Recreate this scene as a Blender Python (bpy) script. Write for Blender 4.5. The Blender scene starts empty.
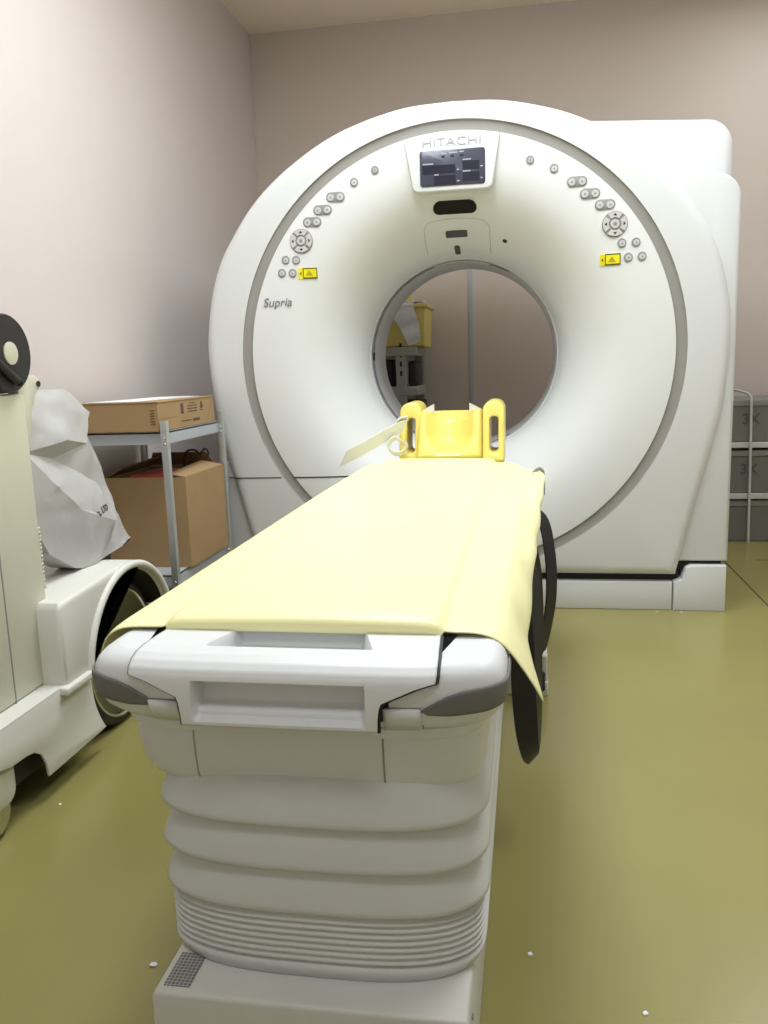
import bpy, bmesh, math, random
from mathutils import Vector, Matrix
random.seed(7)
sc = bpy.context.scene
col = sc.collection
PI = math.pi

# ------------------------------------------------------------------ helpers
def lin(c):
    c = c / 255.0
    return c / 12.92 if c <= .04045 else ((c + .055) / 1.055) ** 2.4

def mat(name, rgb, rough=.5, metal=0., var=.04, scale=6., bump=0., bscale=60., coat=0., trans=0., spec=.5):
    m = bpy.data.materials.new(name); m.use_nodes = True
    nt = m.node_tree; b = nt.nodes['Principled BSDF']
    c = [lin(v) for v in rgb]
    b.inputs['Roughness'].default_value = rough
    b.inputs['Metallic'].default_value = metal
    b.inputs['Specular IOR Level'].default_value = spec
    if coat:
        b.inputs['Coat Weight'].default_value = coat
        b.inputs['Coat Roughness'].default_value = .15
    if trans:
        b.inputs['Transmission Weight'].default_value = trans
    tc = nt.nodes.new('ShaderNodeTexCoord')
    n = nt.nodes.new('ShaderNodeTexNoise'); n.inputs['Scale'].default_value = scale; n.inputs['Detail'].default_value = 5
    nt.links.new(tc.outputs['Object'], n.inputs['Vector'])
    r = nt.nodes.new('ShaderNodeValToRGB')
    r.color_ramp.elements[0].position = .3; r.color_ramp.elements[1].position = .7
    r.color_ramp.elements[0].color = [v * (1 - var) for v in c] + [1]
    r.color_ramp.elements[1].color = [min(1, v * (1 + var)) for v in c] + [1]
    nt.links.new(n.outputs['Fac'], r.inputs['Fac'])
    nt.links.new(r.outputs['Color'], b.inputs['Base Color'])
    if bump:
        n2 = nt.nodes.new('ShaderNodeTexNoise'); n2.inputs['Scale'].default_value = bscale; n2.inputs['Detail'].default_value = 4
        nt.links.new(tc.outputs['Object'], n2.inputs['Vector'])
        bp = nt.nodes.new('ShaderNodeBump'); bp.inputs['Strength'].default_value = bump; bp.inputs['Distance'].default_value = .01
        nt.links.new(n2.outputs['Fac'], bp.inputs['Height']); nt.links.new(bp.outputs['Normal'], b.inputs['Normal'])
    return m

def link(name, me, m, parent=None, smooth=None):
    o = bpy.data.objects.new(name, me); col.objects.link(o)
    if m: me.materials.append(m)
    if smooth is not None:
        for p in me.polygons: p.use_smooth = True
        me.set_sharp_from_angle(angle=math.radians(smooth))
    if parent is not None: o.parent = parent
    return o

def mesh(name, v, f, m, parent=None, smooth=40, off=None):
    me = bpy.data.meshes.new(name)
    if off is not None: v = [(a[0] - off[0], a[1] - off[1], a[2] - off[2]) for a in v]
    me.from_pydata([tuple(a) for a in v], [], [tuple(a) for a in f]); me.validate()
    bm = bmesh.new(); bm.from_mesh(me); bmesh.ops.recalc_face_normals(bm, faces=bm.faces); bm.to_mesh(me); bm.free()
    return link(name, me, m, parent, smooth)

def bbox_bm(bm, x0, x1, y0, y1, z0, z1, bev=0, seg=3):
    r = bmesh.ops.create_cube(bm, size=1)
    vs = r['verts']
    for v in vs:
        v.co = Vector(((x0 + x1) / 2 + v.co.x * (x1 - x0), (y0 + y1) / 2 + v.co.y * (y1 - y0), (z0 + z1) / 2 + v.co.z * (z1 - z0)))
    if bev:
        es = set(e for v in vs for e in v.link_edges)
        bmesh.ops.bevel(bm, geom=list(es), offset=bev, segments=seg, profile=.5, affect='EDGES')

def from_bm(name, bm, m, parent=None, smooth=40):
    me = bpy.data.meshes.new(name); bmesh.ops.recalc_face_normals(bm, faces=bm.faces); bm.to_mesh(me); bm.free()
    return link(name, me, m, parent, smooth)

def box(name, x0, x1, y0, y1, z0, z1, m, parent=None, bev=0, seg=3):
    bm = bmesh.new(); bbox_bm(bm, x0, x1, y0, y1, z0, z1, bev, seg)
    return from_bm(name, bm, m, parent)

def empty(name, loc=(0, 0, 0)):
    # things keep world coordinates in their part meshes: parent inverse cancels the base location
    o = bpy.data.objects.new(name, None); o.empty_display_size = .05; o.location = loc; col.objects.link(o); return o

def tag(o, label=None, cat=None, group=None, kind=None):
    if label: o['label'] = label
    if cat: o['category'] = cat
    if group: o['group'] = group
    if kind: o['kind'] = kind
    return o

def tube(name, pts, r, m, parent=None, n=10, closed=False, smooth=60):
    v, f = tube_vf(pts, r, n, closed); return mesh(name, v, f, m, parent, smooth)

def tube_vf(pts, r, n=10, closed=False, v=None, f=None):
    v = [] if v is None else v; f = [] if f is None else f
    P = [Vector(p) for p in pts]; k = len(P); base = len(v)
    up = None
    for i in range(k):
        a = P[(i - 1) % k] if (closed or i > 0) else P[i]
        b = P[(i + 1) % k] if (closed or i < k - 1) else P[i]
        t = (b - a).normalized()
        if up is None:
            up = Vector((0, 0, 1)) if abs(t.z) < .9 else Vector((1, 0, 0))
        up = (up - t * up.dot(t)).normalized(); s = t.cross(up)
        rr = r[i] if isinstance(r, (list, tuple)) else r
        for j in range(n):
            a_ = 2 * PI * j / n
            v.append(P[i] + (up * math.cos(a_) + s * math.sin(a_)) * rr)
    for i in range(k if closed else k - 1):
        for j in range(n):
            i2 = (i + 1) % k
            f.append((base + i * n + j, base + i * n + (j + 1) % n, base + i2 * n + (j + 1) % n, base + i2 * n + j))
    if not closed:
        f.append(tuple(base + j for j in range(n))); f.append(tuple(base + (k - 1) * n + j for j in range(n)))
    return v, f

def catmull(pts, sub=8, closed=False):
    out = []; k = len(pts)
    P = [Vector(p) for p in pts]
    rng = range(k) if closed else range(k - 1)
    for i in rng:
        p0 = P[(i - 1) % k] if (closed or i > 0) else P[i] * 2 - P[i + 1]
        p1 = P[i]; p2 = P[(i + 1) % k]
        p3 = P[(i + 2) % k] if (closed or i + 2 < k) else p2 * 2 - p1
        for s in range(sub):
            t = s / sub
            out.append(.5 * ((2 * p1) + (p2 - p0) * t + (2 * p0 - 5 * p1 + 4 * p2 - p3) * t * t + (3 * p1 - p0 - 3 * p2 + p3) * t ** 3))
    if not closed: out.append(P[-1])
    return out

def ribbon(name, pts, widths, th, m, parent=None, sub=8):
    """pts: centre points, widths: half-width vectors"""
    P = catmull(pts, sub); W = catmull(widths, sub)
    v, f = [], []
    k = len(P)
    for i in range(k):
        t = (P[min(i + 1, k - 1)] - P[max(i - 1, 0)]).normalized(); n = t.cross(W[i]).normalized() * th / 2
        v += [P[i] - W[i] - n, P[i] + W[i] - n, P[i] + W[i] + n, P[i] - W[i] + n]
    for i in range(k - 1):
        for j in range(4):
            f.append((4 * i + j, 4 * i + (j + 1) % 4, 4 * i + 4 + (j + 1) % 4, 4 * i + 4 + j))
    f += [(0, 1, 2, 3), (4 * k - 4, 4 * k - 3, 4 * k - 2, 4 * k - 1)]
    return mesh(name, v, f, m, parent, 35)

def interp(x, xs, ys):
    if x <= xs[0]: return ys[0]
    for i in range(1, len(xs)):
        if x <= xs[i]:
            t = (x - xs[i - 1]) / (xs[i] - xs[i - 1]); return ys[i - 1] + t * (ys[i] - ys[i - 1])
    return ys[-1]

def sstep(a, b, x):
    t = max(0, min(1, (x - a) / (b - a))); return t * t * (3 - 2 * t)

def text(name, s, size, loc, m, parent=None, rot=(PI / 2, 0, 0), width=None, shear=0, bold=0, depth=.0006):
    cu = bpy.data.curves.new(name, 'FONT'); cu.body = s; cu.size = size; cu.align_x = 'CENTER'; cu.align_y = 'CENTER'
    cu.extrude = depth; cu.shear = shear; cu.offset = bold
    o = bpy.data.objects.new(name, cu); col.objects.link(o)
    bpy.context.view_layer.update()
    sx = 1
    if width: sx = width / max(1e-6, o.dimensions.x)
    dg = bpy.context.evaluated_depsgraph_get()
    me = bpy.data.meshes.new_from_object(o.evaluated_get(dg))
    bpy.data.objects.remove(o)
    M = Matrix.Translation(loc) @ (Matrix.Rotation(rot[2], 4, 'Z') @ Matrix.Rotation(rot[1], 4, 'Y') @ Matrix.Rotation(rot[0], 4, 'X')) @ Matrix.Diagonal((sx, 1, 1, 1))
    me.transform(M); me.materials.clear()
    return link(name, me, m, parent)

def prism(name, poly, axis, a0, a1, m, parent=None, bev=0, seg=2, smooth=40):
    """extrude a polygon; axis 'Y': poly=(x,z); 'X': poly=(y,z); 'Z': poly=(x,y)"""
    def P(p, a):
        return {'Y': (p[0], a, p[1]), 'X': (a, p[0], p[1]), 'Z': (p[0], p[1], a)}[axis]
    bm = bmesh.new(); k = len(poly)
    A = [bm.verts.new(P(p, a0)) for p in poly]; B = [bm.verts.new(P(p, a1)) for p in poly]
    fa = bm.faces.new(A); fb = bm.faces.new(B[::-1])
    for i in range(k): bm.faces.new((A[i], B[i], B[(i + 1) % k], A[(i + 1) % k]))
    bmesh.ops.recalc_face_normals(bm, faces=bm.faces)
    if bev:
        es = list(set(list(fa.edges) + list(fb.edges)))
        bmesh.ops.bevel(bm, geom=es, offset=bev, segments=seg, profile=.5, affect='EDGES')
    return from_bm(name, bm, m, parent, smooth)

def rrect(x0, x1, y0, y1, r, n=6):
    out = []
    rr = r if isinstance(r, (list, tuple)) else (r,) * 4
    for (cx, cy, a0, q) in ((x1 - rr[0], y1 - rr[0], 0, rr[0]), (x0 + rr[1], y1 - rr[1], 90, rr[1]), (x0 + rr[2], y0 + rr[2], 180, rr[2]), (x1 - rr[3], y0 + rr[3], 270, rr[3])):
        if q <= 1e-6: out.append((cx, cy)); continue
        for i in range(n + 1):
            a = math.radians(a0 + 90 * i / n); out.append((cx + q * math.cos(a), cy + q * math.sin(a)))
    return out

# ------------------------------------------------------------------ materials
M_white = mat('gantry_plastic', (218, 219, 219), .38, var=.015, scale=3)
M_box = mat('cabinet_plastic', (213, 214, 214), .4, var=.015, scale=3)
M_funnel = mat('bore_plastic', (226, 227, 226), .42, var=.012, scale=3)
M_groove = mat('grey_groove', (150, 147, 142), .45, var=.03)
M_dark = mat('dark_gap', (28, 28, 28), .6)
M_bore = mat('bore_ring_grey', (200, 200, 202), .35, var=.03)
M_screen = mat('screen_slate', (62, 62, 78), .25, var=.03, coat=.3)
M_readout = mat('readout_dark', (38, 38, 52), .2)
M_mark = mat('pale_print', (170, 172, 185), .5)
M_logo = mat('logo_grey', (176, 177, 184), .4)
M_supria = mat('model_lettering_grey', (120, 120, 124), .5)
M_btn = mat('button_grey', (196, 194, 192), .4, var=.03)
M_btnd = mat('button_recess_grey', (142, 140, 138), .5, var=.03)
M_pink = mat('indicator_pinkish', (176, 166, 172), .4)
M_yel = mat('label_yellow', (240, 226, 20), .5, var=.03)
M_yfr = mat('label_frame_olive', (84, 84, 22), .5)
M_slot = mat('slot_black', (20, 18, 18), .5, spec=.2)
M_sens = mat('sensor_grey', (84, 82, 80), .5, spec=.2)
M_couch = mat('couch_plastic', (222, 224, 225), .38, var=.012, scale=4)
M_bell = mat('bellows_fabric', (208, 210, 208), .62, var=.03, scale=5, bump=.06, bscale=30)
M_base = mat('couch_base_paint', (208, 208, 202), .5, var=.02)
M_bump = mat('bumper_grey', (112, 112, 110), .55, var=.04)
M_pad = mat('yellow_vinyl', (247, 243, 184), .42, var=.02, scale=5, bump=.05, bscale=14)
M_head = mat('yellow_holder_vinyl', (234, 216, 112), .3, var=.02, scale=5)
M_strapw = mat('white_webbing', (228, 228, 220), .7, var=.03, bump=.1, bscale=200)
M_strapk = mat('black_webbing', (17, 17, 24), .35, var=.1)
M_metal = mat('brushed_steel', (200, 202, 200), .32, metal=.7, var=.06)
M_chrome = mat('chrome', (205, 205, 205), .12, metal=1., var=.02)
M_cream = mat('cream_panel', (204, 201, 180), .5, var=.02)
M_xw = mat('xray_body_white', (222, 220, 212), .42, var=.02)
M_tyre = mat('tyre_rubber', (30, 30, 30), .55)
M_hub = mat('hub_mirror', (110, 110, 110), .06, metal=1., var=.01)
M_reel = mat('reel_black', (34, 33, 36), .5, var=.06)
M_bag = mat('bag_film', (186, 184, 182), .4, var=.05, scale=9, bump=.25, bscale=16)
M_card = mat('cardboard', (166, 136, 96), .75, var=.05, scale=9, bump=.05, bscale=90)
M_cardd = mat('cardboard_edge', (128, 98, 62), .8, var=.05)
M_paper = mat('white_paper', (236, 236, 236), .6, var=.02)
M_ink = mat('brown_ink', (92, 74, 58), .8)
M_kink = mat('black_ink', (40, 40, 40), .7)
M_shelf = mat('shelf_grey', (178, 182, 188), .4, var=.03)
M_red = mat('red_folder', (168, 66, 48), .55)
M_grey = mat('grey_box', (112, 110, 104), .6, var=.06)
M_greyd = mat('grey_box_flap', (134, 133, 128), .6, var=.05)
M_wire = mat('white_wire', (196, 196, 190), .45)
M_rack = mat('angle_steel_grey', (168, 168, 160), .5, metal=.2)
M_tub = mat('yellow_tub', (226, 206, 120), .5, var=.05)
M_film = mat('clear_film', (232, 232, 236), .25, var=.03, bump=.5, bscale=40)
M_wall = mat('wall_paper', (213, 203, 199), .85, var=.012, scale=2, bump=.04, bscale=160)
M_wallb = mat('wall_paper_back', (208, 195, 184), .85, var=.012, scale=2, bump=.04, bscale=160)
M_ceil = mat('ceiling_board', (250, 238, 214), .9, var=.02, bump=.03, bscale=120)
M_floor = mat('vinyl_floor', (146, 138, 82), .27, var=.05, scale=1.6, bump=.015, bscale=25)
M_joint = mat('floor_joint', (70, 66, 42), .7)
M_strip = mat('wall_strip_blue_grey', (176, 184, 198), .5)

# ------------------------------------------------------------------ setting
XL, XR, YB, YF, ZC = -1.31, 2.3, 1.8, -4.4, 2.88
def struct(o): return tag(o, kind='structure')
struct(box('floor', XL, XR, YF, YB, -.05, 0, M_floor))
struct(box('ceiling', XL, XR, YF, YB, ZC, ZC + .05, M_ceil))
struct(box('wall_left', XL - .06, XL, YF, YB + .06, -.05, ZC + .05, M_wall))
struct(box('wall_back', XL, XR, YB, YB + .06, -.05, ZC + .05, M_wallb))
struct(box('wall_right', XR, XR + .06, YF, YB + .06, -.05, ZC + .05, M_wall))
struct(box('wall_front', XL, XR, YF - .06, YF, -.05, ZC + .05, M_wall))
struct(box('trim_1', -.066, -.046, YB - .006, YB, .0, 1.7, M_strip))
struct(box('trim_2', 1.187, 1.193, -.6, YB, 0, .0012, M_joint))
struct(box('trim_3', 1.34, 1.60, .858, .863, 0, .0012, M_joint))
struct(tube('trim_4', [(XL + .004, YB - .004, 0), (XL + .004, YB - .004, ZC)], .006, M_wallb, n=8))

# ------------------------------------------------------------------ CT gantry
G = empty('ct_scanner_gantry', (0, .4, 0))
tag(G, 'large white ring-shaped CT scanner gantry with grey circular groove standing against the back', 'CT scanner')
def gp(o):
    o.parent = G; o.matrix_parent_inverse = Matrix.Translation((0, -.4, 0)); return o
def sub(o, par):
    o.parent = par; return o

PR = [.398, .402, .42, .455, .50, .55, .61, .68, .76, .83]
PY_ = [.36, .32, .25, .175, .11, .062, .026, .007, 0, 0]
pc = catmull([(a, b, 0) for a, b in zip(PR, PY_)], 5)
SR = [p.x for p in pc]; SY = [p.y for p in pc]
def surfY(x, z):
    return interp(math.hypot(x, z - 1), SR, SY)

half = [(0, .918), (.2, .905), (.43, .842), (.622, .738), (.773, .614), (.89, .46), (.945, .355), (.984, .22), (1.005, .05), (.99, -.18), (.965, -.32), (.922, -.49), (.88, -.66), (.832, -.863)]
right = catmull([(a, b, 0) for a, b in half], 8)
outline = [(p.x, p.y + 1) for p in right] + [(x, .137) for x in (.6, .4, .2, 0, -.2, -.4, -.6)] + [(-p.x, p.y + 1) for p in reversed(right)][:-1]
# dense resample by angle
def outR(a):
    d = (math.cos(a), math.sin(a)); best = 2.
    k = len(outline)
    for i in range(k):
        x1, z1 = outline[i]; x2, z2 = outline[(i + 1) % k]; z1 -= 1; z2 -= 1
        ex, ez = x2 - x1, z2 - z1
        den = d[0] * ez - d[1] * ex
        if abs(den) < 1e-9: continue
        t = (x1 * ez - z1 * ex) / den; s = (x1 * d[1] - z1 * d[0]) / den
        if t > 0 and -1e-6 <= s <= 1 + 1e-6: best = min(best, t)
    return best
NA = 240
angs = sorted([2 * PI * i / NA for i in range(NA)] + [math.atan2(.137 - 1, .832) % (2 * PI), math.atan2(.137 - 1, -.832) % (2 * PI)])
NA = len(angs)
RO = [outR(a) for a in angs]

# bore funnel: groove inner edge down to the throat
v, f = [], []
rows = [(r, y) for r, y in zip(SR, SY) if r < .80] + [(.806, 0)]
for a in angs:
    for r, y in rows: v.append((r * math.cos(a), y, 1 + r * math.sin(a)))
nr = len(rows)
for i in range(NA):
    for j in range(nr - 1):
        i2 = (i + 1) % NA; f.append((i * nr + j, i * nr + j + 1, i2 * nr + j + 1, i2 * nr + j))
gp(mesh('bore_funnel', v, f, M_funnel, None, 60))
# groove ring
v, f = [], []
gr = [(.806, 0), (.808, .005), (.842, .006), (.845, .004), (.846, -.002)]
for a in angs:
    for r, y in gr: v.append((r * math.cos(a), y, 1 + r * math.sin(a)))
nr = len(gr)
for i in range(NA):
    for j in range(nr - 1):
        i2 = (i + 1) % NA; f.append((i * nr + j, i * nr + j + 1, i2 * nr + j + 1, i2 * nr + j))
groove = gp(mesh('groove_ring', v, f, M_groove, None, 50))
# front cover (outer)
v, f = [], []
cr = [(0., -.002), (.4, -.002), (.6, 0.), (.72, .003), (.82, .009), (.9, .018), (.955, .03), (.985, .045), (1., .07), (1., .30)]
for a, ro in zip(angs, RO):
    w = ro - .846
    for t, y in cr:
        # rounded outer rim is at most 9 cm wide
        r = .846 + t * w if w < .09 else (ro - (1 - t) * .09 if t > 0 else .846)
        v.append((r * math.cos(a), y, 1 + r * math.sin(a)))
nr = len(cr)
for i in range(NA):
    for j in range(nr - 1):
        i2 = (i + 1) % NA; f.append((i * nr + j, i * nr + j + 1, i2 * nr + j + 1, i2 * nr + j))
cover = gp(mesh('front_cover', v, f, M_white, None, 50))
# rear body shell with rear funnel
v, f = [], []
prof = [('o', .985, .12), ('o', .985, .86), ('o', .96, .92), ('r', .70, .94), ('r', .56, .93), ('r', .47, .87), ('r', .41, .79), ('r', .396, .735)]
for a, ro in zip(angs, RO):
    for k_, r, y in prof:
        q = ro * r if k_ == 'o' else r
        v.append((q * math.cos(a), y, 1 + q * math.sin(a)))
nr = len(prof)
for i in range(NA):
    for j in range(nr - 1):
        i2 = (i + 1) % NA; f.append((i * nr + j, i * nr + j + 1, i2 * nr + j + 1, i2 * nr + j))
gp(mesh('rear_cover', v, f, M_box, None, 50))
# bore ring (window cylinder) with darker band
v, f = [], []
br = [(.402, .352), (.392, .356), (.390, .40), (.388, .70), (.396, .74)]
for i in range(96):
    a = 2 * PI * i / 96
    for r, y in br: v.append((r * math.cos(a), y, 1 + r * math.sin(a)))
nr = len(br)
for i in range(96):
    for j in range(nr - 1):
        i2 = (i + 1) % 96; f.append((i * nr + j, i * nr + j + 1, i2 * nr + j + 1, i2 * nr + j))
bore = gp(mesh('bore_ring', v, f, M_bore, None, 50))
def arc_band(name, r, y0, y1, a0, a1, m, par, th=.002, n=24):
    v, f = [], []
    for i in range(n + 1):
        a = math.radians(a0 + (a1 - a0) * i / n); c, s = math.cos(a), math.sin(a)
        for rr in (r, r - th):
            for y in (y0, y1): v.append((rr * c, y, 1 + rr * s))
    for i in range(n):
        b = 4 * i
        f += [(b, b + 1, b + 5, b + 4), (b + 2, b + 6, b + 7, b + 3), (b, b + 4, b + 6, b + 2), (b + 1, b + 3, b + 7, b + 5)]
    f += [(0, 2, 3, 1), (4 * n, 4 * n + 1, 4 * n + 3, 4 * n + 2)]
    return sub(mesh(name, v, f, m, None, 30), par)
M_band = mat('bore_band_grey', (128, 128, 132), .4)
arc_band('bore_band', .3905, .375, .41, 60, 300, M_band, bore)
arc_band('bore_clip', .3895, .365, .46, 72, 107, mat('bore_clip_grey', (190, 190, 188), .4), bore, .006)
arc_band('bore_tab', .389, .372, .412, 176, 181, M_dark, bore, .003, 4)
for a0 in (118, 131, 142): arc_band('bore_tab', .389, .372, .392, a0, a0 + 5, M_btnd, bore, .003, 4)

# right-hand cabinet, upper housing, left body
prism('side_cabinet', rrect(.865, 1.02, .192, 1.602, (.085, 0, .0, .0), 8)[:9] + [(.70, 1.602), (.865, 1.28), (.865, .70), (.815, .192), (1.02, .192)], 'Y', .026, .86, M_box, None, .012, 3)
gp(bpy.data.objects['side_cabinet'])
prism('upper_housing', rrect(.40, 1.012, 1.58, 1.815, (.10, .0, 0, 0), 8)[:9] + [(.40, 1.848), (.40, 1.58), (1.012, 1.58)], 'Y', .13, .84, M_white, None, .035, 4)
gp(bpy.data.objects['upper_housing'])
gp(prism('left_body_panel', [(-.958, .20), (-.958, .52), (-.962, .60), (-.90, .60), (-.80, .55), (-.80, .20)], 'Y', .03, .8, M_box, None, .006))
# plinth
pl = gp(prism('plinth', [(-1.0, 0), (.818, 0), (.818, .112), (-1.0, .112)], 'Y', .012, .85, M_box, None, .006))
gp(prism('plinth_corner', [(.822, 0), (1.012, 0), (1.012, .178), (.885, .178), (.866, .168), (.852, .122), (.822, .112)], 'Y', .006, .85, M_box, None, .005))
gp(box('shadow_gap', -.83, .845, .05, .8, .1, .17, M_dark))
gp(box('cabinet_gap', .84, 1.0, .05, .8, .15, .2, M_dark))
# horizontal seam on left, following the surface
pts = []
x = -.957
while x < -.30:
    yy = surfY(x, .536) if math.hypot(x, .464) < .81 else (.012 if math.hypot(x, .464) < .846 else interp(abs(x), [.9, .935, .958], [-.001, .012, .045]))
    pts.append((x, yy - .0005, .536)); x += .012
gp(tube('panel_seam', pts, .0024, M_dark, None, 6))

# display panel
dp = gp(prism('display_panel', [(-.146, 1.61), (-.138, 1.6), (-.125, 1.595), (.128, 1.595), (.140, 1.6), (.148, 1.61), (.176, 1.785), (.09, 1.793), (0, 1.796), (-.09, 1.793), (-.176, 1.785)], 'Y', -.016, .09, M_white, None, .006, 3))
FY = -.0165
scr = sub(prism('display_screen', rrect(-.117, .122, 1.613, 1.738, .01), 'Y', FY - .0025, FY + .003, M_screen, None, .001), dp)
def sx(px): return -.117 + (px - 215) / 360 * .239
def sz(py): return 1.738 - (py - 175) / 192 * .125
for (a, b, c, d) in ((230, 412, 255, 300), (293, 412, 312, 360), (452, 543, 242, 290), (452, 543, 300, 348)):
    sub(box('readout', sx(a), sx(b), FY - .0034, FY - .0022, sz(d), sz(c), M_readout), scr)
for (a, b, c) in ((330, 365, 196), (378, 425, 193), (436, 460, 191), (232, 290, 246), (453, 498, 234), (296, 320, 306), (453, 495, 296), (420, 432, 285), (420, 434, 345), (549, 562, 275), (549, 560, 337)):
    sub(box('print_line', sx(a), sx(b), FY - .0032, FY - .0022, sz(c + 3), sz(c - 3), M_mark), scr)
for px in (345, 395, 448):
    sub(box('indicator_window', sx(px - 10), sx(px + 10), FY - .0032, FY - .0022, sz(216), sz(206), M_readout), scr)
sub(text('maker_lettering', 'HITACHI', .041, (.001, FY - .001, 1.764), M_logo, None, width=.213, bold=.0), dp)
gp(text('model_lettering', 'Supria', .046, (-.693, surfY(-.693, 1.225) - .002, 1.226), M_supria, None, rot=(PI / 2, 0, .065), width=.112, shear=.22, bold=.0, depth=.0008))

# buttons
def surf_n(x, z):
    return surfY(x, z)
def cyl_y(bm, x, z, r, y0, y1, n=20, r2=None):
    A = [bm.verts.new((x + r * math.cos(2 * PI * i / n), y1, z + r * math.sin(2 * PI * i / n))) for i in range(n)]
    q = r if r2 is None else r2
    B = [bm.verts.new((x + q * math.cos(2 * PI * i / n), y0, z + q * math.sin(2 * PI * i / n))) for i in range(n)]
    bm.faces.new(A[::-1]); bm.faces.new(B)
    for i in range(n): bm.faces.new((A[i], A[(i + 1) % n], B[(i + 1) % n], B[i]))
def disc(name, x, z, r, y0, y1, m, par, n=20, r2=None):
    bm = bmesh.new(); cyl_y(bm, x, z, r, y0, y1, n, r2); return sub(from_bm(name, bm, m, None, 40), par)
FUN = bpy.data.objects['bore_funnel']
def button(x, z, m=None, r=.0155, bez=True):
    y = surfY(x, z)
    b = disc('button', x, z, r + .001, y - .003, y + .006, M_btnd, FUN, 20, r)
    disc('button_cap', x + .001, z - .002, r * .74, y - .0055, y - .002, m or M_btn, b, 18, r * .62)
    disc('button_symbol', x + .001, z - .002, r * .22, y - .006, y - .005, M_btnd, b, 10)
    return b
def pair(x1, z1, x2, z2):
    xm, zm = (x1 + x2) / 2, (z1 + z2) / 2; y = surfY(xm, zm); d = abs(x2 - x1) / 2
    poly = rrect(xm - d - .018, xm + d + .018, zm - .018, zm + .018, .0175, 8)
    q = sub(prism('button_plate', poly, 'Y', y - .0025, y + .006, M_btnd, None, .001), FUN)
    for xx in (xm - d, xm + d):
        disc('button', xx, zm - .002, .0135, y - .0055, y - .001, M_btn, q, 18, .0115)
        disc('button_symbol', xx, zm - .002, .004, y - .006, y - .005, M_btnd, q, 10)
def dial(x, z):
    y = surfY(x, z)
    bm = bmesh.new(); cyl_y(bm, x, z, .047, y - .002, y + .008, 32, .045)
    d = sub(from_bm('dial_pad', bm, M_btnd, None, 40), FUN)
    for k in range(4):
        a0 = k * 90 + 45 + 7; a1 = k * 90 + 135 - 7
        poly = [(x + .0425 * math.cos(math.radians(a0 + (a1 - a0) * i / 10)), z + .0425 * math.sin(math.radians(a0 + (a1 - a0) * i / 10))) for i in range(11)]
        poly += [(x + .0225 * math.cos(math.radians(a1 + (a0 - a1) * i / 6)), z + .0225 * math.sin(math.radians(a1 + (a0 - a1) * i / 6))) for i in range(7)]
        kb = sub(prism('dial_key', poly, 'Y', y - .0055, y - .001, M_btn, None, .0008, 1), d)
        a = math.radians(k * 90 + 90); c, s = math.cos(a), math.sin(a)
        tri = [(x + .037 * c, z + .037 * s), (x + .029 * c - .007 * s, z + .029 * s + .007 * c), (x + .029 * c + .007 * s, z + .029 * s - .007 * c)]
        sub(prism('arrow_mark', tri, 'Y', y - .0062, y - .005, M_dark, None), d)
    disc('dial_centre', x, z, .017, y - .006, y - .001, M_btn, d, 18, .015)
    disc('button_symbol', x, z, .007, y - .0066, y - .0055, M_btnd, d, 12)
button(-.288, 1.690, M_pink, .0145); button(.283, 1.685, M_pink, .0145)
button(-.369, 1.652); button(.368, 1.650)
for (x1, z1, x2, z2) in ((-.461, 1.605, -.425, 1.603), (-.513, 1.561, -.477, 1.56), (-.556, 1.520, -.52, 1.518), (.431, 1.599, .467, 1.6), (.477, 1.555, .513, 1.556), (.530, 1.513, .566, 1.515)):
    pair(x1, z1, x2, z2)
dial(-.585, 1.452); dial(.584, 1.445)
for (x, z) in ((-.650, 1.385), (-.609, 1.383), (-.668, 1.337), (-.626, 1.335), (.609, 1.378), (.658, 1.378), (.632, 1.327), (.68, 1.328)): button(x, z)
def warn(x, z, w=.064, h=.04):
    y = surfY(x, z) + .0015; n0 = set(bpy.data.meshes)
    q = sub(box('warning_label', x - w * .62, x + w / 2, y - .0048, y + .006, z - h / 2, z + h / 2, M_yel), FUN)
    sub(box('label_frame', x - w * .34, x + w * .5, y - .0056, y - .0048, z - h * .5, z + h * .5, M_yfr), q)
    sub(box('label_field', x - w * .29, x + w * .45, y - .0062, y - .0052, z - h * .38, z + h * .38, M_yel), q)
    sub(prism('label_triangle', [(x - .012, z - .009), (x + .016, z - .009), (x + .002, z + .011)], 'Y', y - .0068, y - .006, mat('label_olive', (176, 168, 30), .5)), q)
    sub(prism('label_arrow', [(x - w * .54, z), (x - w * .44, z + .006), (x - w * .44, z - .006)], 'Y', y - .0058, y - .0048, M_yfr), q)
    for me in set(bpy.data.meshes) - n0:
        for k in me.vertices: k.co.y += surfY(k.co.x, k.co.z) - surfY(x, z)
warn(-.563, 1.332); warn(.573, 1.323)
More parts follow.
